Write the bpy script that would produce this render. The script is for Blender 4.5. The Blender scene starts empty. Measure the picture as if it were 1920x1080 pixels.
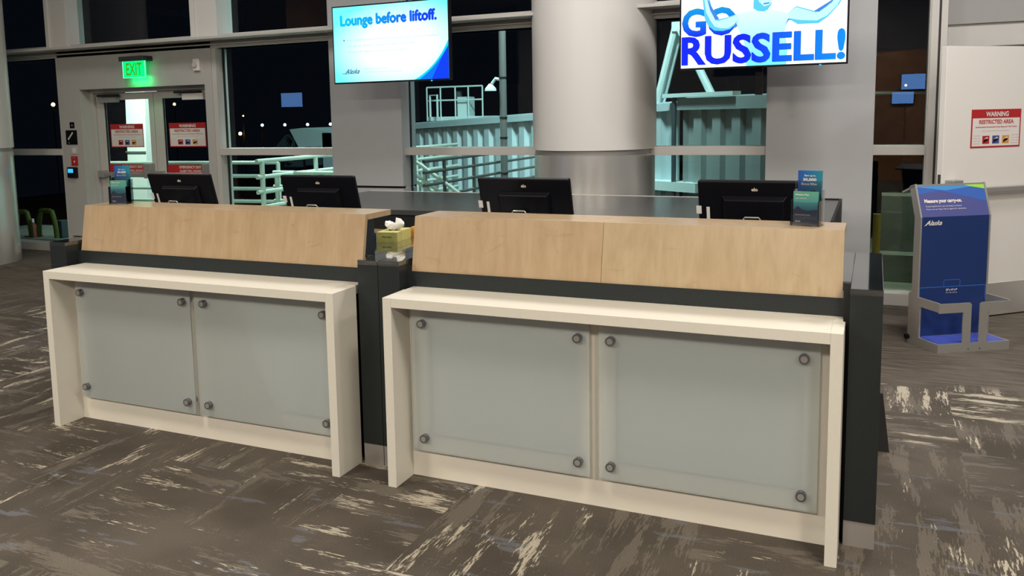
import bpy, math, random
from mathutils import Matrix, Vector
random.seed(7)
S = bpy.context.scene
COL = S.collection
PI = math.pi

# ------------------------------------------------------------------ camera
F_PX, PX, PY = 1630.95, 885.75, 413.58
yaw, pitch, roll = math.radians(24.87), math.radians(-6.835), math.radians(-1.187)
Fv = Vector((-math.sin(yaw)*math.cos(pitch), math.cos(yaw)*math.cos(pitch), math.sin(pitch)))
Rv = Fv.cross(Vector((0, 0, 1))).normalized()
Uv = Rv.cross(Fv)
R2 = Rv*math.cos(roll)+Uv*math.sin(roll)
U2 = Uv*math.cos(roll)-Rv*math.sin(roll)
cd = bpy.data.cameras.new('camera')
cam = bpy.data.objects.new('camera', cd)
COL.objects.link(cam)
m = Matrix((R2, U2, -Fv)).transposed().to_4x4()
m.translation = Vector((1.3705, -3.2086, 1.6358))
cam.matrix_world = m
cd.sensor_width = 36
cd.lens = F_PX/1920*36
cd.shift_x = (960-PX)/1920
cd.shift_y = -(540-PY)/1920
cd.clip_start = .05
cd.clip_end = 400
S.camera = cam

# ------------------------------------------------------------------ world, lights, exposure
w = bpy.data.worlds.new('night')
S.world = w
w.use_nodes = True
w.node_tree.nodes['Background'].inputs[0].default_value = (.02, .03, .05, 1)
w.node_tree.nodes['Background'].inputs[1].default_value = .12
S.view_settings.view_transform = 'Standard'
S.view_settings.look = 'None'
S.view_settings.gamma = 1
S.view_settings.use_curve_mapping = False
S.view_settings.exposure = -0.55

def area(name, loc, sx, sy, power, color, target=None, spread=180):
    l = bpy.data.lights.new(name, 'AREA')
    l.shape = 'RECTANGLE'
    l.size, l.size_y = sx, sy
    l.energy = power
    l.color = color
    l.spread = math.radians(spread)
    o = bpy.data.objects.new(name, l)
    o.location = loc
    if target is not None:
        d = Vector(target)-Vector(loc)
        o.rotation_euler = d.to_track_quat('-Z', 'Y').to_euler()
    COL.objects.link(o)
    return o
WARM = (1, .925, .79)
NEUT = (1, .97, .93)
# ceiling fixtures of the hall (rows of downlights under the ceiling)
for (x, y, p) in [(-6.5, -1.6, 110), (-2.2, -1.9, 125), (2.4, -1.4, 150), (6.0, -1.0, 190)]:
    area('ceiling_lamp', (x, y, 4.3), .9, .9, p, WARM)
for (x, y, p) in [(-5.2, 2.7, 50), (-1.2, 2.3, 125), (1.9, 2.5, 125), (4.6, 2.6, 110)]:
    area('ceiling_lamp', (x, y, 4.3), .7, .7, p, NEUT)
for (x, y, p) in [(-4.0, -6.5, 440), (0.5, -6.8, 480), (5.0, -6.5, 440)]:
    area('ceiling_lamp', (x, y, 4.3), 1.2, 1.2, p, WARM)
# apron floodlights outside, plus an added pillar spot
area('flood_lamp', (-1.5, 5.6, 6.5), 1.2, .6, 430, (.66, 1, 1), (-4.5, 10.2, .3), 105)
area('flood_lamp', (-6.6, 7.2, 5.6), .8, .5, 200, (.74, 1, .88), (-5.0, 6.6, .5), 75)
area('flood_lamp', (-8.2, 5.7, 4.6), .3, .3, 45, (.74, 1, .85), (-9.0, 7.0, 1.6), 50)  # unseen spot added to brighten the canopy pillar
area('flood_lamp', (-14, 14, 9), 1, 1, 350, (.55, .95, 1), (-12, 22, 0))
area('flood_lamp', (2.6, 6.0, 4.4), .5, .5, 45, (.8, 1, .75), (1.7, 6.4, 0), 90)

# ------------------------------------------------------------------ materials
def mat(name, color, rough=.5, metal=0, spec=.5, coat=0, noise=None, emis=None, es=0):
    mm = bpy.data.materials.new(name)
    mm.use_nodes = True
    nt = mm.node_tree
    b = nt.nodes['Principled BSDF']
    b.inputs['Base Color'].default_value = (*color, 1)
    b.inputs['Roughness'].default_value = rough
    b.inputs['Metallic'].default_value = metal
    b.inputs['Specular IOR Level'].default_value = spec
    b.inputs['Coat Weight'].default_value = coat
    if emis:
        b.inputs['Emission Color'].default_value = (*emis, 1)
        b.inputs['Emission Strength'].default_value = es
    if noise:
        scale, amt = noise
        tc = nt.nodes.new('ShaderNodeTexCoord')
        n = nt.nodes.new('ShaderNodeTexNoise')
        n.inputs['Scale'].default_value = scale
        n.inputs['Detail'].default_value = 5
        r = nt.nodes.new('ShaderNodeValToRGB')
        r.color_ramp.elements[0].position = .3
        r.color_ramp.elements[1].position = .7
        r.color_ramp.elements[0].color = (*[max(0, c*(1-amt)) for c in color], 1)
        r.color_ramp.elements[1].color = (*[min(1, c*(1+amt)) for c in color], 1)
        nt.links.new(tc.outputs['Object'], n.inputs['Vector'])
        nt.links.new(n.outputs['Fac'], r.inputs['Fac'])
        nt.links.new(r.outputs['Color'], b.inputs['Base Color'])
    return mm

def glassy(name, tint=(1, 1, 1), body=None, bodyfac=0, ior=1.5, rough=0.0, boost=1.0):
    """thin pane: see-through, with a Fresnel mirror; optionally a share of a frosted body colour"""
    mm = bpy.data.materials.new(name)
    mm.use_nodes = True
    nt = mm.node_tree
    for n in list(nt.nodes):
        nt.nodes.remove(n)
    out = nt.nodes.new('ShaderNodeOutputMaterial')
    tr = nt.nodes.new('ShaderNodeBsdfTransparent')
    tr.inputs[0].default_value = (*tint, 1)
    src = tr.outputs[0]
    if body:
        df = nt.nodes.new('ShaderNodeBsdfDiffuse')
        df.inputs[0].default_value = (*body, 1)
        tl = nt.nodes.new('ShaderNodeBsdfTranslucent')
        tl.inputs[0].default_value = (*body, 1)
        m0 = nt.nodes.new('ShaderNodeMixShader')
        m0.inputs[0].default_value = .25
        nt.links.new(df.outputs[0], m0.inputs[1]); nt.links.new(tl.outputs[0], m0.inputs[2])
        m1 = nt.nodes.new('ShaderNodeMixShader')
        m1.inputs[0].default_value = bodyfac
        nt.links.new(src, m1.inputs[1]); nt.links.new(m0.outputs[0], m1.inputs[2])
        src = m1.outputs[0]
    gl = nt.nodes.new('ShaderNodeBsdfGlossy')
    gl.inputs['Roughness'].default_value = rough
    fr = nt.nodes.new('ShaderNodeFresnel')
    fr.inputs[0].default_value = ior
    mu = nt.nodes.new('ShaderNodeMath'); mu.operation = 'MULTIPLY'
    mu.inputs[1].default_value = boost
    nt.links.new(fr.outputs[0], mu.inputs[0])
    mx = nt.nodes.new('ShaderNodeMixShader')
    nt.links.new(mu.outputs[0], mx.inputs[0])
    nt.links.new(src, mx.inputs[1]); nt.links.new(gl.outputs[0], mx.inputs[2])
    nt.links.new(mx.outputs[0], out.inputs[0])
    return mm

def emit(name, color, strength=1.0, grad=None):
    """grad = (axis, lo, hi, color_lo, color_hi) along object coordinates"""
    mm = bpy.data.materials.new(name)
    mm.use_nodes = True
    nt = mm.node_tree
    b = nt.nodes['Principled BSDF']
    b.inputs['Base Color'].default_value = (.004, .004, .004, 1)
    b.inputs['Roughness'].default_value = .5
    b.inputs['Specular IOR Level'].default_value = .1
    strength *= 1.42
    b.inputs['Emission Color'].default_value = (*color, 1)
    b.inputs['Emission Strength'].default_value = strength
    if grad:
        axis, lo, hi, c0, c1 = grad
        tc = nt.nodes.new('ShaderNodeTexCoord')
        sp = nt.nodes.new('ShaderNodeSeparateXYZ')
        mr = nt.nodes.new('ShaderNodeMapRange')
        mr.inputs['From Min'].default_value = lo
        mr.inputs['From Max'].default_value = hi
        mc = nt.nodes.new('ShaderNodeMix'); mc.data_type = 'RGBA'
        mc.inputs[6].default_value = (*c0, 1)
        mc.inputs[7].default_value = (*c1, 1)
        nt.links.new(tc.outputs['Object'], sp.inputs[0])
        nt.links.new(sp.outputs['xyz'.index(axis)], mr.inputs['Value'])
        nt.links.new(mr.outputs[0], mc.inputs[0])
        nt.links.new(mc.outputs[2], b.inputs['Emission Color'])
    return mm

M = {}
M['white'] = mat('white_solid_surface', (.665, .635, .565), .42, noise=(60, .015))
M['backing'] = mat('cream_backing', (.76, .71, .62), .55)
M['recess_shade'] = mat('shaded_recess_grey', (.52, .58, .62), .6)  # grey-blue carries the shadow inside the hollow bays
M['stone'] = mat('dark_granite', (.020, .026, .029), .06, spec=.9, coat=1, noise=(300, .25))
M['stone'].node_tree.nodes['Principled BSDF'].inputs['Coat IOR'].default_value = 1.9
M['stone'].node_tree.nodes['Principled BSDF'].inputs['Coat Roughness'].default_value = .03
M['stonem'] = mat('dark_granite_honed', (.018, .0225, .0245), .38, spec=.35, noise=(300, .3))
M['laminate'] = mat('dark_grey_laminate', (.065, .066, .066), .24, spec=.45)
M['steel'] = mat('brushed_steel', (.72, .70, .67), .27, .72)
M['steelm'] = mat('matte_steel', (.36, .35, .335), .42, .45)
M['boltm'] = mat('dark_satin_steel', (.20, .20, .215), .3, .8)
M['kick'] = mat('brushed_kick_plate', (.40, .375, .35), .3, .4)
M['frame'] = mat('grey_white_frame_paint', (.50, .48, .455), .5)
M['wallw'] = mat('grey_wall_paint', (.44, .43, .41), .6, noise=(8, .02))
M['wallup'] = mat('soffit_shade_tone', (.27, .265, .26), .6)  # darkened wall tone stands for the shaded soffit underside of the recess
M['pier'] = mat('pier_laminate', (.405, .408, .42), .5, noise=(4, .02))
M['column'] = mat('column_enamel', (.66, .635, .61), .35)
M['doorw'] = mat('white_door_paint', (.74, .71, .68), .5)
M['black'] = mat('black_plastic', (.003, .003, .0055), .45, spec=.2)
M['blackg'] = mat('black_gasket', (.006, .006, .006), .6)
M['darkg'] = mat('dark_grey_plastic', (.03, .03, .032), .5)
M['label'] = mat('white_label', (.75, .73, .70), .6)
M['logo'] = mat('pale_logo', (.62, .56, .44), .5)
M['red'] = mat('sign_red', (.42, .012, .016), .5)
M['redt'] = mat('sign_red_text', (.50, .05, .05), .5)
M['signw'] = mat('sign_white', (.72, .68, .66), .5)
M['pinkt'] = mat('sign_pale_red_text', (.60, .35, .34), .5)
M['navy'] = mat('sizer_navy', (.010, .030, .135), .45)
M['navy2'] = mat('sizer_slate_blue', (.062, .072, .25), .45)
M['blue'] = mat('sizer_mid_blue', (.030, .105, .42), .45)
M['sky'] = mat('sizer_light_blue', (.05, .24, .58), .45)
M['lime'] = mat('sizer_lime', (.30, .62, .06), .45)
M['lineb'] = mat('sizer_line_blue', (.025, .12, .46), .45)
M['tray'] = mat('tray_blue', (.055, .085, .42), .4)
M['gscr'] = emit('far_screen_blue', (.18, .42, 1), 9)
M['glass'] = glassy('window_glass', (.93, .96, .95), boost=1.0)
M['dglass'] = glassy('right_window_glass', (.80, .84, .82), boost=1.25)
M['frost'] = glassy('frosted_glass', (.90, .93, .93), body=(.88, .93, .92), bodyfac=.42, rough=.25)
M['frostedge'] = mat('glass_edge', (.42, .50, .46), .3)
M['acryl'] = glassy('clear_acrylic', (.95, .97, .98), boost=1.4)
M['tissue'] = mat('tissue_paper', (.85, .84, .84), .8)
M['tboxg'] = mat('tissue_box_olive', (.33, .33, .10), .6, noise=(25, .12))
M['tboxy'] = mat('tissue_box_yellow', (.56, .50, .17), .6, noise=(40, .15))
M['orange'] = mat('carton_orange', (.62, .28, .05), .6)
M['mint'] = mat('mint_painted_pipe', (.50, .62, .53), .45)
M['rail_shaded'] = mat('shaded_pipe', (.09, .10, .09), .5)  # darker copy of the railing pipe, shade put into its colour
M['bridge'] = mat('bridge_panel_paint', (.46, .58, .60), .5, noise=(3, .06))
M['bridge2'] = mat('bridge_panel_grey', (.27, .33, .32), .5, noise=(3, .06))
M['bridgew'] = mat('bridge_white_paint', (.62, .78, .76), .45)
M['pillarw'] = mat('pillar_white_paint', (.85, .9, .86), .5)
M['polem'] = mat('galvanised_pole', (.16, .17, .165), .5)
M['tarmac'] = mat('night_tarmac', (.012, .014, .016), .8, noise=(2, .4))
M['slab'] = mat('terrace_concrete', (.16, .18, .15), .8, noise=(5, .2))
M['bellow'] = mat('dark_bellows', (.04, .06, .07), .7)
M['yel'] = mat('dull_yellow', (.30, .20, .01), .6)
M['hose'] = mat('yellow_green_hose', (.10, .125, .008), .5)
M['cone'] = mat('cone_orange', (.22, .03, .01), .5)
M['ceil'] = mat('ceiling_paint', (.42, .39, .36), .8)
M['hallw'] = mat('far_wall_paint', (.12, .11, .11), .8)
M['ceilw'] = mat('ceiling_wood', (.36, .17, .07), .5, noise=(3, .25))
M['bronze'] = mat('dark_bronze', (.05, .042, .04), .5)

# maple veneer: soft vertical figure
def maple(name, base, dark, off):
    mm = mat(name, base, .27)
    nt = mm.node_tree
    b = nt.nodes['Principled BSDF']
    tc = nt.nodes.new('ShaderNodeTexCoord')
    mp = nt.nodes.new('ShaderNodeMapping')
    mp.inputs['Scale'].default_value = (7, 7, .9)
    mp.inputs['Location'].default_value = (off, off*2, off)
    n1 = nt.nodes.new('ShaderNodeTexNoise')
    n1.inputs['Scale'].default_value = 1.0
    n1.inputs['Detail'].default_value = 6
    n1.inputs['Distortion'].default_value = 1.8
    mp2 = nt.nodes.new('ShaderNodeMapping')
    mp2.inputs['Scale'].default_value = (55, 55, 3)
    n2 = nt.nodes.new('ShaderNodeTexNoise')
    n2.inputs['Scale'].default_value = 1.0
    n2.inputs['Detail'].default_value = 3
    mp3 = nt.nodes.new('ShaderNodeMapping')
    mp3.inputs['Scale'].default_value = (3.2, 3.2, 7)
    mp3.inputs['Location'].default_value = (off*3, 0, 1)
    n3 = nt.nodes.new('ShaderNodeTexNoise')
    n3.inputs['Scale'].default_value = 1.3
    n3.inputs['Detail'].default_value = 4
    n3.inputs['Distortion'].default_value = 2.5
    for mpx, nn in ((mp, n1), (mp2, n2), (mp3, n3)):
        nt.links.new(tc.outputs['Object'], mpx.inputs[0])
        nt.links.new(mpx.outputs[0], nn.inputs['Vector'])
    r1 = nt.nodes.new('ShaderNodeValToRGB')
    r1.color_ramp.elements[0].position = .33; r1.color_ramp.elements[1].position = .62
    r1.color_ramp.elements[0].color = (*dark, 1); r1.color_ramp.elements[1].color = (*base, 1)
    nt.links.new(n1.outputs['Fac'], r1.inputs[0])
    mx = nt.nodes.new('ShaderNodeMix'); mx.data_type = 'RGBA'; mx.blend_type = 'MULTIPLY'
    r2 = nt.nodes.new('ShaderNodeValToRGB')
    r2.color_ramp.elements[0].position = .3; r2.color_ramp.elements[1].position = .6
    r2.color_ramp.elements[0].color = (.93, .92, .90, 1); r2.color_ramp.elements[1].color = (1, 1, 1, 1)
    nt.links.new(n2.outputs['Fac'], r2.inputs[0])
    mx.inputs[0].default_value = 1
    nt.links.new(r1.outputs[0], mx.inputs[6]); nt.links.new(r2.outputs[0], mx.inputs[7])
    mx2 = nt.nodes.new('ShaderNodeMix'); mx2.data_type = 'RGBA'; mx2.blend_type = 'MULTIPLY'
    r3 = nt.nodes.new('ShaderNodeValToRGB')
    r3.color_ramp.elements[0].position = .27; r3.color_ramp.elements[1].position = .36
    r3.color_ramp.elements[0].color = (.92, .89, .85, 1); r3.color_ramp.elements[1].color = (1, 1, 1, 1)
    nt.links.new(n3.outputs['Fac'], r3.inputs[0])
    mx2.inputs[0].default_value = 1
    nt.links.new(mx.outputs[2], mx2.inputs[6]); nt.links.new(r3.outputs[0], mx2.inputs[7])
    nt.links.new(mx2.outputs[2], b.inputs['Base Color'])
    return mm
M['maple'] = maple('maple_veneer', (.45, .328, .203), (.405, .284, .167), 1.3)
M['maple2'] = maple('maple_veneer_pale', (.47, .358, .225), (.418, .305, .182), 5.1)

# carpet: dark taupe planks with ragged cream strokes running both ways
def carpet():
    mm = bpy.data.materials.new('carpet')
    mm.use_nodes = True
    nt = mm.node_tree
    N, L = nt.nodes.new, nt.links.new
    b = nt.nodes['Principled BSDF']
    b.inputs['Roughness'].default_value = .95
    b.inputs['Specular IOR Level'].default_value = .15
    geo = N('ShaderNodeNewGeometry')
    sep = N('ShaderNodeSeparateXYZ'); L(geo.outputs['Position'], sep.inputs[0])
    def math_(op, a, bb=None, c=None):
        n = N('ShaderNodeMath'); n.operation = op
        for i, q in enumerate((a, bb, c)):
            if q is None: continue
            if isinstance(q, (int, float)): n.inputs[i].default_value = q
            else: L(q, n.inputs[i])
        return n.outputs[0]
    X, Y = sep.outputs[0], sep.outputs[1]
    def comb(a, bb, c=0.0):
        n = N('ShaderNodeCombineXYZ')
        for i, q in enumerate((a, bb, c)):
            if isinstance(q, (int, float)): n.inputs[i].default_value = q
            else: L(q, n.inputs[i])
        return n.outputs[0]
    def noise(vec, scale, detail=4, rough=.55, dist=0.0):
        n = N('ShaderNodeTexNoise'); L(vec, n.inputs['Vector'])
        n.inputs['Scale'].default_value = scale; n.inputs['Detail'].default_value = detail
        n.inputs['Roughness'].default_value = rough; n.inputs['Distortion'].default_value = dist
        return n.outputs['Fac']
    def ramp(v, a, bb):
        n = N('ShaderNodeMapRange'); n.inputs['From Min'].default_value = a; n.inputs['From Max'].default_value = bb
        L(v, n.inputs['Value']); return n.outputs[0]
    def mixc(f, c0, c1):
        n = N('ShaderNodeMix'); n.data_type = 'RGBA'
        L(f, n.inputs[0])
        for i, q in ((6, c0), (7, c1)):
            if isinstance(q, tuple): n.inputs[i].default_value = (*q, 1)
            else: L(q, n.inputs[i])
        return n.outputs[2]
    def streaks(sgn, seed, T=.62):
        # strokes run along one axis; tiles of T pick the axis
        A, B = (X, Y) if sgn else (Y, X)
        row = math_('FLOOR', math_('DIVIDE', B, .007))
        wr = N('ShaderNodeTexWhiteNoise'); wr.noise_dimensions = '1D'; L(row, wr.inputs['W'])
        A2 = math_('ADD', A, math_('MULTIPLY', math_('SUBTRACT', wr.outputs['Value'], .5), .10))
        v = comb(math_('MULTIPLY', A2, 2.1), math_('MULTIPLY', B, 10.0), seed)
        broad = noise(v, 1.0, 3, .55, 0)
        rag = noise(comb(math_('MULTIPLY', A, 14.0), math_('MULTIPLY', B, 90.0), seed+3), 1.0, 3, .7)
        s = math_('ADD', broad, math_('MULTIPLY', math_('SUBTRACT', rag, .5), .52))
        return s
    wn = N('ShaderNodeTexWhiteNoise'); wn.noise_dimensions = '2D'
    tx = math_('FLOOR', math_('DIVIDE', math_('ADD', X, .21), .50))
    ty = math_('FLOOR', math_('DIVIDE', math_('ADD', Y, .13), .50))
    L(comb(tx, ty), wn.inputs['Vector'])
    pick = math_('GREATER_THAN', wn.outputs['Value'], .50)
    sx, sy = streaks(1, 2.0), streaks(0, 7.0)
    mixf = N('ShaderNodeMix'); mixf.data_type = 'FLOAT'
    L(pick, mixf.inputs[0]); L(sx, mixf.inputs[2]); L(sy, mixf.inputs[3])
    s = mixf.outputs[0]
    s2x, s2y = streaks(1, 21.0), streaks(0, 27.0)
    mixf2 = N('ShaderNodeMix'); mixf2.data_type = 'FLOAT'
    L(pick, mixf2.inputs[0]); L(s2x, mixf2.inputs[2]); L(s2y, mixf2.inputs[3])
    s2_ = mixf2.outputs[0]
    zone = noise(comb(X, Y, 4.0), 1.15, 2, .5)
    near = ramp(Y, 2.55, 2.35)
    thr = math_('MULTIPLY', math_('SUBTRACT', zone, .5), .55)
    sv = math_('ADD', s, thr)
    zone2 = noise(comb(X, Y, 14.0), 1.6, 2, .5)
    sd = math_('ADD', s2_, math_('MULTIPLY', math_('SUBTRACT', zone2, .5), .5))
    cream = math_('MULTIPLY', ramp(sv, .625, .66), near)
    dim = math_('MULTIPLY', ramp(sd, .555, .59), near)
    blue = math_('MULTIPLY', ramp(noise(comb(math_('MULTIPLY', X, 2.2), math_('MULTIPLY', Y, 9.0), 31.0), 1.0, 4, .7), .60, .64), near)
    pat = noise(comb(X, Y, 9.0), 2.2, 3, .5)
    fine = noise(comb(X, Y, 0.0), 260, 2, .6)
    base = mixc(ramp(pat, .35, .65), (.066, .055, .045), (.100, .084, .069))
    far = noise(comb(math_('MULTIPLY', X, 3.0), math_('MULTIPLY', Y, 60.0), 0.0), 1.0, 4, .6)
    base = mixc(math_('MULTIPLY', ramp(far, .45, .62), math_('SUBTRACT', 1.0, near)), base, (.150, .127, .107))
    base = mixc(math_('MULTIPLY', dim, .55), base, (.175, .152, .125))
    base = mixc(math_('MULTIPLY', blue, .6), base, (.145, .15, .175))
    base = mixc(math_('MULTIPLY', cream, .9), base, (.45, .40, .32))
    mul = N('ShaderNodeMix'); mul.data_type = 'RGBA'; mul.blend_type = 'MULTIPLY'
    mul.inputs[0].default_value = 1
    L(base, mul.inputs[6]); L(mixc(ramp(fine, .3, .7), (.62, .62, .62), (1.3, 1.3, 1.3)), mul.inputs[7])
    L(mul.outputs[2], b.inputs['Base Color'])
    bp = N('ShaderNodeBump'); bp.inputs['Strength'].default_value = .25; bp.inputs['Distance'].default_value = .004
    L(fine, bp.inputs['Height']); L(bp.outputs[0], b.inputs['Normal'])
    return mm
M['carpet'] = carpet()

# ------------------------------------------------------------------ mesh builder
class MB:
    def __init__(s):
        s.v, s.f, s.mi, s.mats = [], [], [], []
        s.X = Matrix.Identity(4)
    def _m(s, mt):
        if isinstance(mt, str): mt = M[mt]
        if mt not in s.mats: s.mats.append(mt)
        return s.mats.index(mt)
    def add(s, vs, fs, mt):
        k = len(s.v); i = s._m(mt)
        s.v += [tuple(s.X @ Vector(p)) for p in vs]
        s.f += [tuple(k+q for q in f) for f in fs]
        s.mi += [i]*len(fs)
        return s
    def box(s, x0, x1, y0, y1, z0, z1, mt):
        vs = [(x, y, z) for x in (x0, x1) for y in (y0, y1) for z in (z0, z1)]
        return s.add(vs, [(0, 1, 3, 2), (4, 6, 7, 5), (0, 4, 5, 1), (2, 3, 7, 6), (0, 2, 6, 4), (1, 5, 7, 3)], mt)
    def hexa(s, lo, hi, mt):     # two quads of 4 points each
        return s.add(list(lo)+list(hi), [(3, 2, 1, 0), (4, 5, 6, 7), (0, 1, 5, 4), (1, 2, 6, 5), (2, 3, 7, 6), (3, 0, 4, 7)], mt)
    def poly(s, pts, mt):
        return s.add(pts, [tuple(range(len(pts)))], mt)
    def prism(s, pts, ext, mt):  # planar outline (3-D points) pushed by vector ext
        n = len(pts); e = Vector(ext)
        vs = [Vector(p) for p in pts]+[Vector(p)+e for p in pts]
        fs = [tuple(range(n-1, -1, -1)), tuple(range(n, 2*n))]+[(i, (i+1) % n, n+(i+1) % n, n+i) for i in range(n)]
        return s.add(vs, fs, mt)
    def cyl(s, p0, p1, r, mt, n=20, r2=None, caps=True):
        p0, p1 = Vector(p0), Vector(p1)
        r2 = r if r2 is None else r2
        d = (p1-p0).normalized()
        a = d.orthogonal().normalized(); b = d.cross(a)
        vs = []
        for p, rr in ((p0, r), (p1, r2)):
            vs += [p+(a*math.cos(2*PI*i/n)+b*math.sin(2*PI*i/n))*rr for i in range(n)]
        fs = [(i, (i+1) % n, n+(i+1) % n, n+i) for i in range(n)]
        if caps: fs += [tuple(range(n-1, -1, -1)), tuple(range(n, 2*n))]
        return s.add(vs, fs, mt)
    def tube(s, pts, r, mt, n=10):
        pts = [Vector(p) for p in pts]
        rings = []
        ref = None
        for i, p in enumerate(pts):
            d = (pts[min(i+1, len(pts)-1)]-pts[max(i-1, 0)]).normalized()
            a = (ref-d*ref.dot(d)).normalized() if ref is not None and (ref-d*ref.dot(d)).length > 1e-4 else d.orthogonal().normalized()
            ref = a; b = d.cross(a)
            rings.append([p+(a*math.cos(2*PI*k/n)+b*math.sin(2*PI*k/n))*r for k in range(n)])
        vs = [q for rg in rings for q in rg]
        fs = []
        for i in range(len(rings)-1):
            fs += [(i*n+k, i*n+(k+1) % n, (i+1)*n+(k+1) % n, (i+1)*n+k) for k in range(n)]
        fs += [tuple(range(n-1, -1, -1)), tuple((len(rings)-1)*n+k for k in range(n))]
        return s.add(vs, fs, mt)
    def lathe(s, prof, mt, n=32, c=(0, 0)):   # prof: (r, z)
        vs = []
        for r, z in prof:
            vs += [(c[0]+r*math.cos(2*PI*i/n), c[1]+r*math.sin(2*PI*i/n), z) for i in range(n)]
        fs = []
        for j in range(len(prof)-1):
            fs += [(j*n+i, j*n+(i+1) % n, (j+1)*n+(i+1) % n, (j+1)*n+i) for i in range(n)]
        return s.add(vs, fs, mt)
    def heavy(s, txt, org, xd, ud, mt, wt, **k):
        for j, (a, c) in enumerate(((0, 0), (wt, 0), (-wt, 0), (0, wt), (0, -wt))):
            s.text(txt, Vector(org)+Vector(xd)*a+Vector(ud)*c, xd, ud, mt, lift=.0008+.00005*j, **k)
        return s
    def text(s, txt, org, xd, ud, mt, w=None, h=None, bold=0.0, shear=0.0, align='L', lift=.0008):
        c = bpy.data.curves.new('t', 'FONT')
        c.body = txt; c.offset = bold; c.shear = shear; c.size = 1; c.resolution_u = 3
        o = bpy.data.objects.new('t', c)
        COL.objects.link(o)
        dg = bpy.context.evaluated_depsgraph_get()
        dg.update()
        me = bpy.data.meshes.new_from_object(o.evaluated_get(dg))
        P = [v.co.copy() for v in me.vertices]
        F = [tuple(p.vertices) for p in me.polygons]
        bpy.data.objects.remove(o); bpy.data.curves.remove(c); bpy.data.meshes.remove(me)
        x0, x1 = min(p.x for p in P), max(p.x for p in P)
        y0, y1 = min(p.y for p in P), max(p.y for p in P)
        kx = w/(x1-x0) if w else None
        ky = h/(y1-y0) if h else None
        kx = kx or ky; ky = ky or kx
        wd = (x1-x0)*kx
        off = 0 if align == 'L' else (-wd/2 if align == 'C' else -wd)
        xd, ud = Vector(xd), Vector(ud); nn = xd.cross(ud).normalized()
        vs = [Vector(org)+xd*((p.x-x0)*kx+off)+ud*((p.y-y0)*ky)+nn*lift for p in P]
        return s.add(vs, F, mt)
    def build(s, name, parent=None, bevel=0, smooth=False):
        me = bpy.data.meshes.new(name)
        me.from_pydata(s.v, [], s.f)
        for mt in s.mats: me.materials.append(mt)
        me.polygons.foreach_set('material_index', s.mi)
        if smooth: me.polygons.foreach_set('use_smooth', [True]*len(s.f))
        me.update()
        o = bpy.data.objects.new(name, me)
        COL.objects.link(o)
        if parent: o.parent = parent
        if smooth:
            md = o.modifiers.new('es', 'EDGE_SPLIT'); md.split_angle = math.radians(35)
        if bevel:
            md = o.modifiers.new('bv', 'BEVEL'); md.width = bevel; md.segments = 2; md.limit_method = 'ANGLE'
        return o

def tag(o, label=None, cat=None, group=None, kind=None):
    for k, v_ in (('label', label), ('category', cat), ('group', group), ('kind', kind)):
        if v_: o[k] = v_
    return o
def thing(name, label, cat, loc=(0, 0, 0), rz=0, group=None, kind=None):
    o = bpy.data.objects.new(name, None)
    o.empty_display_size = .1
    COL.objects.link(o)
    o.location = loc; o.rotation_euler = (0, 0, rz)
    return tag(o, label, cat, group, kind)
def copy_tree(o, parent=None, loc=None, rz=None):
    c = o.copy(); COL.objects.link(c)
    if parent: c.parent = parent
    if loc is not None: c.location = loc
    if rz is not None: c.rotation_euler = (0, 0, rz)
    for ch in list(o.children):
        copy_tree(ch, c)
    return c
UX, UZ = (1, 0, 0), (0, 0, 1)
def Xf(loc, rz=0):
    return Matrix.Translation(loc) @ Matrix.Rotation(rz, 4, 'Z')

# ================================================================== the setting
b = MB(); b.box(-16, 9, -9, 4.95, -.12, 0, 'carpet')
tag(b.build('floor'), 'dark taupe carpet with ragged cream strokes', 'floor', kind='structure')
b = MB(); b.box(-16, 9, -9, 4.95, 4.5, 4.6, 'ceil')
b.box(-14.3, -12.6, -9, 3, 4.38, 4.498, 'ceilw')
b.box(-9.9, -8.9, -9, -1, 3.35, 4.498, 'ceilw')
b.box(1.0, 3.6, -9, -2.2, 4.40, 4.498, 'ceilw')
tag(b.build('ceiling'), 'ceiling with wood bands', 'ceiling', kind='structure')
b = MB(); b.box(-16, 9, -9.15, -9, 0, 4.6, 'hallw')
b.box(1.2, 4.5, -9, -8.995, 0, 2.9, 'ceilw')
b.box(-11, -10.4, -9, -8.6, 0, 4.5, 'pier'); b.box(-7.2, -6.7, -9, -8.6, 0, 4.5, 'pier')
tag(b.build('wall_front'), 'dark far wall across the hall', 'wall', kind='structure')

YF, YG = 4.70, 4.85       # frame front, glass plane
ZS = 2.57                 # shelf
# wall around the double door
b = MB()
b.box(-8.01, -7.66, YF, 4.95, .22, 2.55, 'wallw')
b.box(-8.01, -7.97, YF, 4.95, 0, .22, 'wallw')
b.box(-7.97, -7.66, YF+.10, 4.95, 0, .22, 'bronze')
b.box(-7.66, -5.655, YF, 4.95, 2.065, 2.55, 'wallw')
b.box(-5.655, -5.545, YF, 4.95, 0, 2.55, 'wallw')
tag(b.build('wall_back'), 'grey painted wall around the glazed exit doors', 'wall', kind='structure')
# right hand wall part beyond the last window
b = MB()
b.box(1.862, 9, 4.80, 4.95, 0, 4.5, 'wallw')
b.box(1.862, 9, 4.78, 4.80, 2.28, 4.5, 'wallup')
b.box(1.862, 9, 4.76, 4.80, 2.09, 2.10, 'bronze')
tag(b.build('wall_right'), 'grey wall and bulkhead behind the open white door', 'wall', kind='structure')
b = MB()
b.box(1.745, 1.80, YF, 4.95, 0, 4.5, 'frame'); b.box(1.80, 1.815, YF+.03, 4.95, 0, 4.5, 'bronze'); b.box(1.815, 1.862, YF-.01, 4.95, 0, 4.5, 'frame')
tag(b.build('trim_1', bevel=.003), 'grey window post beside the open white door', 'trim', kind='structure')

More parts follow.
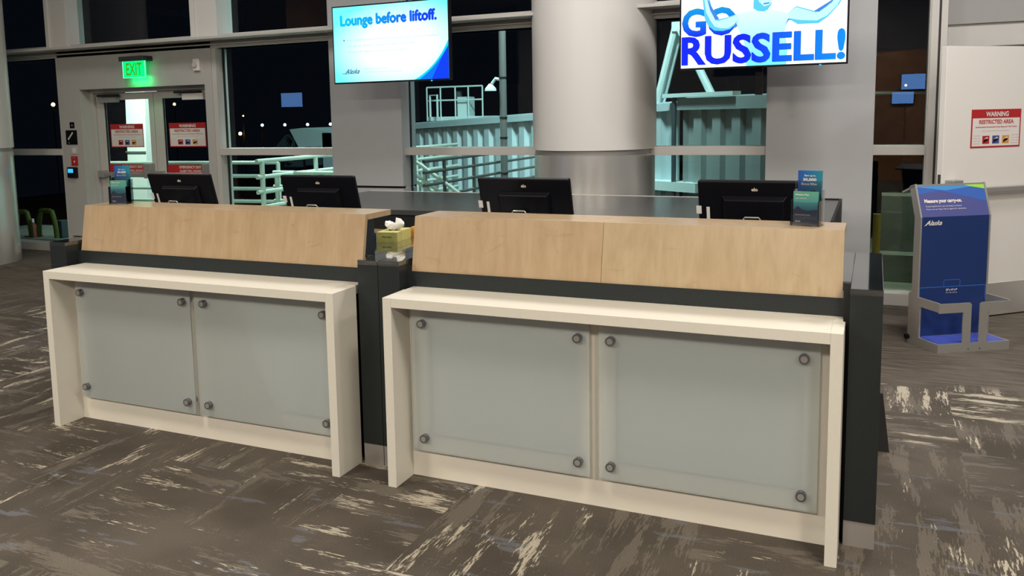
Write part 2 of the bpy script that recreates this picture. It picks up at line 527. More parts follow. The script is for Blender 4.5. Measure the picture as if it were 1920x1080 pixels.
for i_, (x_, z_, w_, h_, nm_) in enumerate([(-14.7, 2.24, .80, .44, 'the left window'), (-13.0, 2.24, .62, .44, 'the pier edge window'), (2.10, 2.20, .50, .36, 'the narrow window, upper'), (1.90, 1.85, .46, .28, 'the narrow window, lower')]):
    t_ = thing('gate_screen', 'small lit blue screen on the far hall wall mirrored in ' + nm_, 'screen', (x_, -8.99, z_))
    MB().box(-w_/2, w_/2, 0, .05, -h_/2, h_/2, 'black').build('housing', t_)
    MB().box(-w_/2+.012, w_/2-.012, .0505, .052, -h_/2+.012, h_/2-.012, 'gscr').build('display', t_)
# window frames + panes
def window(n, label, x0, x1, z0, z1, mull=None, gl='glass', jl=.045, jr=.045, post=False, sill=.10):
    t = thing('window_%d' % n, label, 'window', kind='structure')
    f = MB()
    f.box(x0, x1, YF, YG+.05, z0, z0+sill, 'frame')
    f.box(x0, x1, YF+.05, YG+.05, z1-.03, z1, 'frame')
    f.box(x0, x0+jl, YF+.01, YG+.05, z0+sill, z1-.03, 'frame')
    f.box(x1-jr, x1, YF+.01, YG+.05, z0+sill, z1-.03, 'frame')
    f.box(x0+jl, x0+jl+.012, YG-.03, YG, z0+sill, z1-.03, 'blackg')
    if mull: f.box(x0+jl, x1-jr, YF, YG+.05, mull[0], mull[1], 'frame')
    f.build('window_frame', t, bevel=.002)
    g = MB()
    g.poly([(x0+jl, YG, z0+sill), (x1-jr, YG, z0+sill), (x1-jr, YG, z1-.03), (x0+jl, YG, z1-.03)], gl)
    g.build('pane', t)
    return t
ML = (1.250, 1.328)
window(1, 'dark window left of the exit doors', -11.5, -8.01, 0, 2.5, ML)
window(2, 'window left of the first pier, railings outside', -5.545, -3.87, 0, 2.5, ML, jl=.06)
window(3, 'window between first pier and round column', -3.10, -1.0, 0, 2.5, ML, jl=.045)
window(4, 'window between round column and second pier', -1.0, .60, 0, 2.5, ML)
window(5, 'tall narrow window beside the open white door', 1.30, 1.745, 0, 4.45, ML, gl='dglass', jl=.01, jr=.01)
window(6, 'upper dark window above shelf at far left', -11.5, -7.9, 2.6, 4.45, sill=.02)
window(7, 'upper window above the exit doors', -7.9, -5.5, 2.6, 4.45, sill=.02)
window(8, 'upper window above the railings window', -5.5, -3.87, 2.6, 4.45, sill=.02)
window(9, 'upper window above the jet bridge window', -3.1, .6, 2.6, 4.45, sill=.02)
b = MB()
b.box(-11.5, .6, 4.44, 4.90, 2.545, 2.572, 'frame')
b.box(-11.5, .6, 4.70, 4.90, 2.47, 2.545, 'frame')
b.box(-11.5, .6, 4.66, 4.70, 2.50, 2.515, 'frame')
tag(b.build('trim_2', bevel=.002), 'long grey shelf transom over doors and windows', 'trim', kind='structure')
for i, (a0, a1) in enumerate([(-8.11, -7.76), (-5.765, -5.40)]):
    b = MB(); b.box(a0, a1, 4.66, 4.93, 2.572, 4.5, 'column'); b.box(a0-.001, a0+.06, 4.64, 4.66, 2.572, 4.5, 'column')
    tag(b.build('trim_%d' % (3+i), bevel=.003), ['pale upright post above shelf left of exit doors', 'pale upright post above shelf right of exit doors'][i], 'trim', kind='structure')

# piers
for i, (a0, a1) in enumerate([(-3.909, -3.051), (.518, 1.358)]):
    b = MB(); b.box(a0, a1, 4.65, 4.95, .93 if i == 0 else 0, 4.5, 'pier')
    if i == 0:
        b.box(a0+.01, a1-.005, 4.68, 4.95, .905, .93, 'blackg')
        b.box(a0, a1, 4.645, 4.95, 0, .905, 'pier')
    tag(b.build('wall_pier_%s' % ('left', 'right')[i], bevel=.002), ['broad grey pier behind the lounge screen', 'broad grey pier behind the cheering screen'][i], 'wall', kind='structure')

# round columns
def column(cx, cy, r, label, zc=1.312):
    t = thing('round_column', label, 'column', (cx, cy, 0))
    MB().lathe([(r-.004, 0), (r-.004, zc-.045)], 'steel', 96).build('steel_wrap', t, smooth=True)
    MB().lathe([(r-.012, zc-.045), (r-.012, zc)], 'steelm', 96).build('reveal_band', t, smooth=True)
    o = MB().lathe([(r-.02, zc), (r+.008, zc), (r+.008, 4.5)], 'column', 96).build('cladding', t, smooth=True)
    MB().box(r-.02, r-.0035, -.004, .004, 0, zc-.045, 'steelm').build('seam', t)
    return t
column(-1.036, 4.75, .566, 'big round off-white column with steel base between the two screens')
column(-8.57, 3.70, .57, 'round column cut off by the left photo edge', 1.375)

# exit doors
t = thing('door_1', 'pair of glazed exit doors with red warning decals', 'door', kind='structure')
YD = 4.89
f = MB()
f.box(-7.66, -7.60, YD-.04, YD+.03, 0, 2.065, 'wallw'); f.box(-5.715, -5.655, YD-.04, YD+.03, 0, 2.065, 'wallw')
f.box(-7.60, -5.715, YD-.04, YD+.03, 2.02, 2.065, 'wallw')
f.build('door_frame', t, bevel=.002)
for (a0, a1, g0, g1) in [(-7.595, -6.645, -7.47, -6.72), (-6.635, -5.72, -6.50, -5.82)]:
    l = MB()
    l.box(a0, g0, YD, YD+.045, .02, 2.015, 'frame'); l.box(g1, a1, YD, YD+.045, .02, 2.015, 'frame')
    l.box(g0, g1, YD, YD+.045, 1.93, 2.015, 'frame'); l.box(g0, g1, YD, YD+.045, .02, .28, 'frame')
    l.box(g0, g0+.012, YD+.01, YD+.03, .28, 1.93, 'blackg')
    leaf = l.build('door_leaf', t, bevel=.002)
    p = MB(); p.poly([(g0, YD+.022, .28), (g1, YD+.022, .28), (g1, YD+.022, 1.93), (g0, YD+.022, 1.93)], 'glass'); p.build('pane', leaf)
    pb = MB(); pb.box(a0+.03, a1-.04, YD-.075, YD-.03, .985, 1.03, 'steelm')
    pb.box(a0+.03, a0+.12, YD-.085, YD, .965, 1.05, 'steelm'); pb.box(a1-.14, a1-.03, YD-.09, YD, .96, 1.14, 'steelm')
    pb.build('panic_bar', leaf, bevel=.004)
    lf = a0 < -7
    cl = MB()
    if lf: cl.box(a0+.10, a0+.40, YD-.07, YD, 1.90, 1.965, 'steelm'); cl.box(a0+.12, a0+.45, YD-.10, YD-.04, 1.97, 2.0, 'blackg')
    else: cl.box(a1-.40, a1-.08, YD-.07, YD, 1.90, 1.975, 'signw'); cl.box(a1-.5, a1-.12, YD-.10, YD-.04, 1.98, 2.005, 'blackg')
    cl.build('door_closer', leaf, bevel=.003)

def warning_sign(parent, x0, z0, w, h, X=None, photos=True):
    s = MB()
    if X is not None: s.X = X
    s.box(x0, x0+w, -.002, 0, z0, z0+h, 'red')
    s.box(x0+.012, x0+w-.012, -.0026, -.002, z0+.012, z0+h*.77, 'signw')
    def tx(txt, fx, fz, fw, fh, mt, bold=0.0):
        s.text(txt, (x0+w*fx, -.003, z0+h*fz), UX, UZ, mt, w=w*fw, h=h*fh, bold=bold)
    tx('WARNING', .28, .81, .46, .13, 'signw', .03)
    tx('RESTRICTED AREA', .15, .62, .70, .11, 'redt', .03)
    tx('Authorized Personnel Only Beyond This Point', .08, .51, .84, .05, 'redt', .02)
    tx('Entry may result in prosecution', .22, .42, .56, .035, 'pinkt')
    for k in range(4):
        tx('access rules', .04, .10+.07*k, .15, .025, 'pinkt'); tx('access rules', .81, .10+.07*k, .15, .025, 'pinkt')
    for k, c in enumerate(('red', 'navy2', 'orange')):
        xa = x0+w*(.23+.20*k)
        s.box(xa, xa+w*.14, -.0032, -.0026, z0+h*.10, z0+h*.31, c)
        s.poly([(xa+w*.02, -.0036, z0+h*.12), (xa+w*.12, -.0036, z0+h*.20), (xa+w*.09, -.0036, z0+h*.26), (xa+w*.03, -.0036, z0+h*.2)], 'black')
        s.poly([(xa+w*.03, -.004, z0+h*.22), (xa+w*.11, -.004, z0+h*.24), (xa+w*.10, -.004, z0+h*.28)], 'signw')
    return s.build('warning_sign', parent)
o = warning_sign(None, 0, 0, .55, .29, Xf((-7.40, YD+.018, 1.34)))
tag(o, 'red and white warning decal on the left exit door pane', 'sign')
o = warning_sign(None, 0, 0, .57, .29, Xf((-6.43, YD+.018, 1.34)))
tag(o, 'red and white warning decal on the right exit door pane', 'sign')
for (x0, x1, nm) in [(-7.465, -6.725, 'left'), (-6.495, -5.825, 'right')]:
    s = MB(); s.box(x0, x1, YD+.016, YD+.018, 1.025, 1.125, 'red')
    s.text('EMERGENCY EXIT', ((x0+x1)/2+.03, YD+.0155, 1.08), UX, UZ, 'signw', w=.34, h=.033, bold=.02, align='C')
    s.text('ALARM WILL SOUND', ((x0+x1)/2+.03, YD+.0155, 1.035), UX, UZ, 'signw', w=.34, h=.028, bold=.02, align='C')
    tag(s.build('exit_decal'), 'red emergency exit strip across the %s exit door pane' % nm, 'sign')

# exit sign
M['exitg'] = emit('exit_green', (.0, 1, .22), 1.3)
M['exitl'] = emit('exit_letters', (.10, .75, .02), .55)
M['exite'] = emit('exit_edge', (.25, 1, .5), 1.6)
t = thing('exit_sign', 'glowing green EXIT sign above the glazed doors', 'sign', (-6.61, 4.60, 2.17))
MB().box(-.19, .19, -.06, .10, .195, .25, 'darkg').build('housing', t, bevel=.004)
s = MB(); s.box(-.18, .18, -.012, .0, .0, .195, 'exitg')
s.box(-.178, -.172, -.016, -.012, 0, .195, 'exite'); s.box(.172, .178, -.016, -.012, 0, .195, 'exite'); s.box(-.18, .18, -.016, -.012, 0, .006, 'exite')
s.text('EXIT', (-.125, -.0135, .03), UX, UZ, 'exitl', w=.25, h=.145, bold=.02)
s.build('lit_panel', t)
l = bpy.data.lights.new('exit_glow', 'AREA'); l.energy = 1.1; l.color = (0, 1, .22); l.size = .3; l.shape = 'RECTANGLE'; l.size_y = .1
lo = bpy.data.objects.new('exit_glow', l); COL.objects.link(lo); lo.location = (-6.61, 4.62, 2.16); lo.rotation_euler = (math.radians(35), 0, 0)

t = thing('door_alarm', 'small white alarm box on wall right of the exit sign', 'alarm', (-5.745, 4.70, 2.29))
MB().box(-.045, .045, -.03, 0, -.07, .07, 'signw').build('housing', t, bevel=.006)
MB().cyl((-.01, -.03, .0), (-.01, -.05, 0), .03, 'frame').build('sounder', t, smooth=True)

# plates left of the exit doors
s = MB(); s.box(-7.865, -7.79, 4.694, 4.70, 1.59, 1.667, 'black'); s.text('+', (-7.84, 4.6935, 1.61), UX, UZ, 'frame', w=.03, h=.03)
tag(s.build('wall_plate'), 'small black square plate above the black stair sign', 'sign')
s = MB(); s.box(-7.945, -7.755, 4.692, 4.70, 1.385, 1.565, 'black')
pts = []
for k in range(5): pts += [(-7.915+.022*k, 0, 1.435+.02*k), (-7.915+.022*(k+1), 0, 1.435+.02*k)]
for k in range(5):
    s.box(-7.91+.018*k, -7.89+.018*k, 4.691, 4.692, 1.445+.018*k, 1.468+.018*k, 'signw')
s.text('1', (-7.90, 4.6915, 1.40), UX, UZ, 'frame', w=.01, h=.016)
tag(s.build('stair_sign', bevel=0), 'black sign with a white stair symbol left of the exit doors', 'sign')
s = MB(); s.box(-7.868, -7.768, 4.69, 4.70, 1.265, 1.355, 'frame'); s.box(-7.845, -7.79, 4.688, 4.69, 1.28, 1.34, 'signw')
tag(s.build('blank_plate', bevel=.003), 'pale blank wall plate between stair sign and red plate', 'plate')
s = MB(); s.box(-7.88, -7.772, 4.69, 4.70, 1.12, 1.238, 'red'); s.poly([(-7.845, 4.689, 1.18), (-7.805, 4.689, 1.18), (-7.825, 4.689, 1.15)][::-1], 'signw')
s.text('PUSH', (-7.85, 4.6895, 1.21), UX, UZ, 'pinkt', w=.05, h=.014)
tag(s.build('alarm_plate'), 'red wall plate with a white triangle above the card reader', 'sign')
t = thing('card_reader', 'black card reader with a lit cyan screen by the exit doors', 'card reader', (-7.857, 4.70, .965))
MB().box(-.075, .075, -.045, 0, 0, .135, 'black').build('housing', t, bevel=.008)
M['cyan'] = emit('reader_screen', (.05, .55, 1), 1.1)
MB().box(-.055, .035, -.047, -.045, .065, .115, 'cyan').build('screen', t)

# open white door at the right
ang = math.radians(43.03)
t = thing('door_2', 'open white door leaf with steel kick plate at right', 'door', (1.854, 4.165, 0), ang, kind='structure')
MB().box(-.03, 1.3, 0, .05, .012, 2.075, 'doorw').build('leaf', t, bevel=.003)
MB().box(-.03, 1.3, -.003, -.0005, .012, .265, 'steel').build('kick_plate', t)
MB().box(-.0315, -.03, .012, .038, 1.03, 1.13, 'bronze').build('latch', t)
o = MB()
o.box(.0, .10, -.075, -.0005, .985, 1.09, 'steelm')
o.box(.10, 1.3, -.06, -.02, .98, 1.022, 'steelm')
o.build('panic_bar', t, bevel=.006)
MB().box(.0, 1.3, .004, .046, 2.076, 2.080, 'frame').build('top_cap', t)
X = Xf((1.854, 4.165, 0), ang)
o = warning_sign(None, .228, 1.32, .49, .288, X @ Matrix.Translation((0, -.0008, 0)))
tag(o, 'red and white warning notice on the open white door', 'sign')

# ================================================================== check-in counters
def bolt(bm, x, y0, y1, z):
    bm.cyl((x, y0, z), (x, y1, z), .0185, 'boltm', 28)
    bm.cyl((x, y0-.001, z), (x, y0, z), .0125, 'steelm', 28)
H, T = .86, .042
def counter(x0, x1, xp, gl, wood, cheek, panes, bolts, label, seam, kicks):
    t = thing('service_counter', label, 'counter', ((x0+x1)/2, 0, 0), group='check-in counters standing end to end')
    X = Matrix.Translation((-(x0+x1)/2, 0, 0))
    def mb():
        q = MB(); q.X = X; return q
    # white waterfall frame
    q = mb()
    yl = .194
    q.box(x0, x0+T, 0, yl, 0, H, 'white'); q.box(x1-T, x1, 0, yl, 0, H, 'white')
    q.box(x0+T, x1-T, 0, yl+.08, H-T, H, 'white')
    q.box(x0+.006, x0+T, yl, yl+.08, H-T, H, 'white'); q.box(x1-T, x1-.008, yl, yl+.08, H-T, H, 'white')
    q.build('white_frame', t, bevel=.0015)
    # recessed cream back panel, with a plinth and a mullion; the bays are hollow
    q = mb()
    q.box(x0+T, x1-T, .163, .193, 0, .142, 'backing')
    q.box(x0+T, x1-T, .163, .193, H-T-.03, H-T, 'backing')
    xs = [x0+T]+[c for p in panes for c in (p[0]+.055, p[1]-.055)]+[x1-T]
    for a, c in zip(xs[0::2], xs[1::2]): q.box(a, c, .163, .193, .142, H-T-.03, 'backing')
    for p in panes:
        q.box(p[0]+.055, p[1]-.055, .163, .193, .142, .185, 'backing')
        q.box(p[0]+.055, p[1]-.055, .215, .22, .185, H-T-.03, 'recess_shade')
    q.build('back_panel', t)
    for p, bs in zip(panes, bolts):
        g = mb()
        g.box(p[0], p[1], .122, .130, .14, H-T-.012, 'frost')
        g.box(p[0], p[1], .1221, .1299, .1385, .14, 'frostedge')
        go = g.build('glass_panel', t)
        for bx in bs:
            for bz in (.729, .203):
                k = mb(); bolt(k, bx, .098, .163, bz); k.build('standoff_bolt', go, smooth=True)
    # dark stone body
    for (a, c) in gl:
        q = mb(); q.box(a, c, .190, 1.08, .1, .964, 'stonem'); q.box(a, c, .190, 1.08, .964, .984, 'stone'); q.build('end_panel', t, bevel=.0015)
        q = mb(); q.box(a+.0, c-.002, .194, 1.07, 0, .0995, 'kick'); q.build('kick_plate', t)
    a, c = gl[0][1], gl[1][0]
    q = mb(); q.box(a, c, .325, 1.08, .95, .984, 'stone'); q.build('worktop', t, bevel=.0015)
    q = mb(); q.box(a, c, .2745, .279, 0, .93, 'stonem'); q.box(a, c, .279, .324, 0, .905, 'stonem')
    if xp: q.box(c-.024, c, .235, .274, 0, .995, 'blackg')
    q.build('apron', t)
    # slanted maple fascia and ledge
    w0, w1 = wood
    def fascia(a, c, mt):
        q = mb()
        q.hexa([(a, .280, .912), (c, .280, .912), (c, .302, .912), (a, .302, .912)],
               [(a, .330, 1.180), (c, .330, 1.180), (c, .352, 1.180), (a, .352, 1.180)], mt)
        return q.build('fascia_panel', t)
    if seam:
        fascia(w0, seam-.0008, 'maple'); fascia(seam+.0008, w1, 'maple2')
    else:
        fascia(w0, w1, 'maple')
    q = mb(); q.box(w0, w1, .3525, .570, 1.152, 1.180, 'maple'); q.build('ledge', t, bevel=.001)
    for ck in cheek:
        q = mb()
        q.prism([(ck, .320, .985), (ck, .350, 1.151), (ck, .41, 1.151), (ck, .41, .985)], (.02, 0, 0), 'stonem')
        q.build('ledge_bracket', t)
    q = mb(); q.box(w0+.05, w1-.05, .36, .375, .985, 1.151, 'stonem'); q.build('upstand', t)
    return t
counter(-2.665, -.815, False, [(-2.83, -2.708), (-.800, -.692)], (-2.692, -.833), (-2.66, -.856),
        [(-2.572, -1.766), (-1.738, -.90)], [(-2.529, -1.808), (-1.669, -.950)],
        'left counter of the pair, tissue box beside its right end', None, None)
counter(-.558, 1.2924, True, [(-.690, -.580), (1.306, 1.4156)], (-.563, 1.277), (-.540, 1.25),
        [(-.488, .339), (.378, 1.215)], [(-.4275, .2927), (.4306, 1.160)],
        'right counter of the pair, nearest to the blue baggage sizer', .341, None)
o = MB(); o.prism([(1.418, 1.24, 0), (1.478, 1.24, 0), (1.442, 1.24, .285), (1.418, 1.24, .285)], (0, .02, 0), 'darkg')
tag(o.build('floor_bracket'), 'thin dark wedge standing on floor behind the right counter end', 'bracket')

# credenza in front of the windows
t = thing('back_counter', 'long dark grey back counter under the windows', 'counter', (-1.1, 3.4, 0))
MB().box(-2.05, 2.23, -.74, .755, .885, .925, 'laminate').build('worktop', t, bevel=.002)
MB().box(-2.05, 1.62, .756, .766, .60, .928, 'signw').build('back_trim', t)
q = MB(); q.box(1.62, 2.25, .756, .775, .60, .935, 'black'); q.box(2.232, 2.25, -.74, .756, .60, .935, 'black'); q.build('end_edge', t)
MB().box(-2.03, 2.21, -.72, -.70, .77, .884, 'stonem').build('apron', t)
q = MB(); q.box(-2.03, 2.21, -.70, .75, .05, .769, 'maple')
q.build('cabinet_body', t)
for k in range(6):
    xa = -2.02+k*.705
    dr = MB().box(xa+.004, xa+.70, -.718, -.701, .08, .765, 'maple').build('cabinet_door', t)
    MB().box(xa+.30, xa+.40, -.735, -.7185, .70, .71, 'steelm').build('door_handle', dr)

# ================================================================== monitors
def monitor(label, x, first=None):
    if first:
        c = copy_tree(first, loc=(x, .955, .984)); c['label'] = label; return c
    t = thing('monitor', label, 'monitor', (x, .955, .984), group='staff monitors seen from behind on the two counters')
    tilt = Matrix.Translation((0, -.035, .335)) @ Matrix.Rotation(math.radians(16), 4, 'X')
    q = MB(); q.X = tilt; q.box(-.252, .252, -.012, .012, -.315, 0, 'black')
    q.build('housing', t, bevel=.007)
    q = MB(); q.X = tilt
    q.hexa([(-.13, -.040, -.27), (.13, -.040, -.27), (.145, -.0125, -.285), (-.145, -.0125, -.285)],
           [(-.13, -.040, -.085), (.13, -.040, -.085), (.145, -.0125, -.070), (-.145, -.0125, -.070)], 'black')
    q.build('rear_bulge', t, bevel=.004)
    q = MB(); q.X = tilt; q.box(-.245, .245, .0121, .0126, -.305, -.012, 'darkg'); q.build('screen', t)
    q = MB(); q.X = tilt; q.text('elo', (-.011, -.0125, -.048), UX, UZ, 'logo', w=.028, h=.017, bold=.05); q.build('logo', t)
    q = MB(); q.X = tilt
    q.box(-.262, -.238, -.0135, -.0125, -.165, -.125, 'label'); q.build('sticker', t)
    q = MB(); q.X = tilt; q.box(-.215, -.20, -.0135, -.0125, -.19, -.13, 'label'); q.build('sticker', t)
    q = MB(); q.cyl((0, -.01, .01), (0, -.02, .16), .028, 'black'); q.build('stand_neck', t, smooth=True)
    q = MB(); q.box(-.12, .12, -.10, .10, 0, .014, 'black'); q.build('stand_base', t, bevel=.005)
    q = MB(); q.tube([(-.036, -.09, .015), (-.036, -.095, .165), (-.03, -.095, .171), (.03, -.095, .171), (.036, -.095, .165), (.036, -.09, .015)], .004, 'steel')
    q.build('card_reader_rail', t, smooth=True)
    return t
m1 = monitor('black monitor nearest the left brochure holder', -2.545)
monitor('black monitor on left counter, in front of the railings', -1.515, m1)
monitor('black monitor on right counter, before the round column', -.255, m1)
monitor('black monitor partly behind the right brochure holder', .875, m1)

# ================================================================== tissue box and neighbours
t = thing('tissue_box', 'olive and yellow tissue box on dark worktop between the wood ledges', 'tissue box', (-.92, .80, .984), math.radians(8))
q = MB(); q.box(-.105, .012, -.06, .15, 0, .052, 'tboxy')
q.box(-.106, .013, -.0612, -.06, 0, .052, 'tboxg')
q.text('tissues', (-.075, -.0618, .024), UX, UZ, 'darkg', w=.055, h=.010)
q.build('carton', t, bevel=.001)
q = MB(); q.lathe([(0.001, .0525), (.03, .0525)], 'black', 20, (-.045, .04)); q.build('slot', t)
q = MB()
n = 18
rings = []
prof = [(.016, .053), (.026, .062), (.030, .074), (.024, .086), (.012, .084)]
for j, (r, z) in enumerate(prof):
    ring = []
    for i in range(n):
        a = 2*PI*i/n
        lob = 1+.28*math.sin(3*a+j)+.12*math.sin(7*a+2*j)
        up = .028*max(0, math.cos(a-.2))**3*(j/4) + .012*max(0, math.cos(a-PI))*(j/4)
        ring.append((-.045+r*lob*1.7*math.cos(a), .04+r*lob*.8*math.sin(a), .053+(z-.053)*1.0+up*1.4+.004*math.sin(5*a+j)))
    rings.append(ring)
vs = [p for r in rings for p in r]
fs = [(j*n+i, j*n+(i+1) % n, (j+1)*n+(i+1) % n, (j+1)*n+i) for j in range(4) for i in range(n)]+[tuple(4*n+i for i in range(n))]
q.add(vs, fs, 'tissue'); q.build('tissue', t)
q = MB(); q.box(-.075, .03, -.05, .06, 0, .055, 'orange')
o = q.build('carton_box', bevel=.001); o.location = (-.86, 1.01, .984)
tag(o, 'orange carton half hidden behind the right wood panel', 'box')
q = MB(); q.lathe([(.001, 0), (.019, 0), (.021, .006), (.021, .042), (.017, .05), (.001, .052)], 'navy', 24)
o = q.build('small_pot', smooth=True); o.location = (-1.045, .73, .984)
tag(o, 'small dark blue pot at left end of the tissue box', 'pot')

# ================================================================== brochure holders
def grad_mat(name, lo, hi, c0, c1, axis='z'):
    mm = mat(name, c0, .35)
    nt = mm.node_tree; b_ = nt.nodes['Principled BSDF']
    tc = nt.nodes.new('ShaderNodeTexCoord'); sp = nt.nodes.new('ShaderNodeSeparateXYZ')
    mr = nt.nodes.new('ShaderNodeMapRange'); mr.inputs['From Min'].default_value = lo; mr.inputs['From Max'].default_value = hi
    mc = nt.nodes.new('ShaderNodeMix'); mc.data_type = 'RGBA'
    mc.inputs[6].default_value = (*c0, 1); mc.inputs[7].default_value = (*c1, 1)
    nt.links.new(tc.outputs['Object'], sp.inputs[0]); nt.links.new(sp.outputs['xyz'.index(axis)], mr.inputs[0])
    nt.links.new(mr.outputs[0], mc.inputs[0]); nt.links.new(mc.outputs[2], b_.inputs[0])
    return mm
M['bro_blue'] = grad_mat('brochure_blue', -.04, .05, (.012, .085, .36), (.015, .22, .30), 'x')
M['bro_teal'] = grad_mat('brochure_teal', .05, .125, (.03, .20, .33), (.10, .33, .24))
M['bro_navy'] = mat('brochure_navy', (.035, .05, .11), .35)
def holder(x, y, rz, which):
    z = 1.1805
    t = thing('brochure_holder', 'clear acrylic brochure holder at the %s end of the wood ledges' % which, 'brochure holder', (x, y, z), rz, group='acrylic brochure holders on the wood ledges')
    q = MB(); q.box(-.052, .052, -.040, .042, 0, .004, 'acryl'); q.build('base', t)
    q = MB(); q.box(-.052, .052, -.044, -.041, .0, .095, 'acryl')
    q.box(-.055, -.052, -.044, -.008, 0, .10, 'acryl'); q.box(.052, .055, -.044, -.008, 0, .10, 'acryl')
    q.build('front_pocket', t)
    q = MB(); q.box(-.052, .052, .004, .007, .0, .175, 'acryl')
    q.box(-.055, -.052, -.008, .03, 0, .14, 'acryl'); q.box(.052, .055, -.008, .03, 0, .14, 'acryl')
    q.build('rear_pocket', t)
    X = Xf((0, 0, 0), 0)
    q = MB(); q.box(-.047, .047, -.034, -.020, .004, .135, 'bro_teal')
    q.box(-.0471, .0471, -.0345, -.034, .004, .055, 'bro_navy')
    q.poly([(-.047, -.0346, .055), (.047, -.0346, .055), (.047, -.0346, .066), (.01, -.0346, .060), (-.012, -.0346, .064), (-.03, -.0346, .078), (-.047, -.0346, .06)], 'bro_navy')
    q.text('Mileage Plan', (-.038, -.035, .118), UX, UZ, 'signw', w=.052, h=.008, bold=.02)
    q.text('your rewards', (-.038, -.035, .105), UX, UZ, 'signw', w=.042, h=.006)
    q.text('Let the journey begin', (-.040, -.035, .040), UX, UZ, 'signw', w=.06, h=.006, bold=.02)
    q.text('Alaska', (-.040, -.035, .014), UX, UZ, 'signw', w=.022, h=.009, bold=.02, shear=.4)
    o = q.build('brochure'); o.location = (x, y, z); o.rotation_euler = (0, 0, rz)
    tag(o, 'teal and navy brochure in front pocket of the %s holder' % which, 'brochure', 'brochures in the acrylic holders')
    q = MB(); q.box(-.046, .046, .012, .024, .004, .215, 'bro_blue')
    q.text('Earn up to', (-.02, .0115, .190), UX, UZ, 'signw', w=.042, h=.009, bold=.02)
    q.text('30,000', (-.026, .0115, .172), UX, UZ, 'signw', w=.052, h=.013, bold=.03)
    q.text('Bonus Miles', (-.032, .0115, .157), UX, UZ, 'signw', w=.06, h=.010, bold=.03)
    q.text('when you apply today', (-.033, .0115, .147), UX, UZ, 'sky', w=.06, h=.006)
    q.poly([(-.03, .0115, .128), (-.02, .0115, .137), (-.005, .0115, .130), (.01, .0115, .137), (.02, .0115, .14), (.028, .0115, .128)], 'bro_navy')
    o = q.build('brochure'); o.location = (x, y, z); o.rotation_euler = (0, 0, rz)
    tag(o, 'taller blue brochure in rear pocket of the %s holder' % which, 'brochure', 'brochures in the acrylic holders')
holder(-2.535, .455, math.radians(14), 'left')
holder(1.138, .455, math.radians(-14), 'right')

# ================================================================== screens
M['scr_white'] = emit('screen_white', (1, 1, 1), 1.35)
def scr_bg():
    mm = emit('screen_lounge', (1, 1, 1), 1.25)
    nt = mm.node_tree; b_ = nt.nodes['Principled BSDF']
    tc = nt.nodes.new('ShaderNodeTexCoord'); mp = nt.nodes.new('ShaderNodeMapping')
    mp.inputs['Location'].default_value = (-.12, 0, .10); mp.inputs['Scale'].default_value = (1.25, 0, 2.15)
    ln = nt.nodes.new('ShaderNodeVectorMath'); ln.operation = 'LENGTH'
    r = nt.nodes.new('ShaderNodeValToRGB')
    r.color_ramp.elements[0].position = .35; r.color_ramp.elements[1].position = 1.05
    r.color_ramp.elements[0].color = (1, 1, 1, 1); r.color_ramp.elements[1].color = (.16, .93, 1, 1)
    nt.links.new(tc.outputs['Object'], mp.inputs[0]); nt.links.new(mp.outputs[0], ln.inputs[0])
    nt.links.new(ln.outputs['Value'], r.inputs[0]); nt.links.new(r.outputs[0], b_.inputs['Emission Color'])
    return mm
M['scr_lounge'] = scr_bg()
M['g_title'] = emit('title_blue', (0, .3, 1), 1, ('x', -.5, .35, (.0, .62, 1), (.0, .06, .95)))
M['g_go'] = emit('go_blue', (0, .1, 1), 1, ('z', -.1, .14, (.0, .03, 1), (.0, .42, .85)))
M['g_rus'] = emit('russell_blue', (0, .02, 1), 1, ('x', -.1, .75, (.0, .02, 1), (.0, .38, 1)))
M['e_blue'] = emit('swoosh_blue', (0, .055, 1), 1.0)
M['e_blue2'] = emit('swoosh_mid', (0, .20, 1), 1.0)
M['e_cyan'] = emit('swoosh_cyan', (0, .75, 1), 1.0)
M['e_pale'] = emit('pale_text', (.35, .85, .78), 1.0)
M['e_skin'] = emit('print_pale_cyan', (.55, .97, 1), 1.15)
M['e_chest'] = emit('print_chest', (1, 1, 1), 1.15, ('z', -.30, .10, (.20, .90, 1), (.80, 1, 1)))
M['e_skin2'] = emit('print_cyan_shade', (.13, .72, 1), 1.0)
M['e_skin3'] = emit('print_blue_shade', (.07, .28, .85), 1.0)
M['e_navy'] = emit('wordmark_navy', (.0, .12, .36), .8)
W2, TH = 1.257/2, .735
def screen(name, label, x):
    t = thing(name, label, 'screen', (x, 4.0, 1.972+TH/2))
    q = MB(); q.box(-W2, W2, .0, .055, -TH/2, TH/2, 'black'); q.build('housing', t, bevel=.004)
    q = MB(); q.box(W2-.20, W2-.185, -.002, .0, -TH/2-.008, -TH/2+.004, 'cyan'); q.build('status_light', t)
    return t
bz = .013
t = screen('wall_screen', 'hanging screen reading Lounge before liftoff, left of the round column', -2.79)
q = MB()
iw, ih = W2-bz, TH/2-bz
q.poly([(-iw, -.001, -ih), (iw, -.001, -ih), (iw, -.001, ih), (-iw, -.001, ih)], 'scr_lounge')
def arc(p0, c, p1, n=14):
    return [tuple((1-s)**2*a+2*s*(1-s)*bb+s*s*cc for a, bb, cc in zip(p0, c, p1)) for s in [k/n for k in range(n+1)]]
A1 = arc((.26, -ih), (.50, -.24), (iw, -.005)); A2 = arc((.32, -ih), (.46, -.22), (iw, -.055))
q.poly([(p[0], -.0016, p[1]) for p in A1]+[(iw, -.0016, -ih)], 'e_cyan')
q.poly([(p[0], -.0022, p[1]) for p in arc((.31, -ih), (.50, -.24), (iw, -.055))]+[(iw, -.0022, -ih)], 'e_blue2')
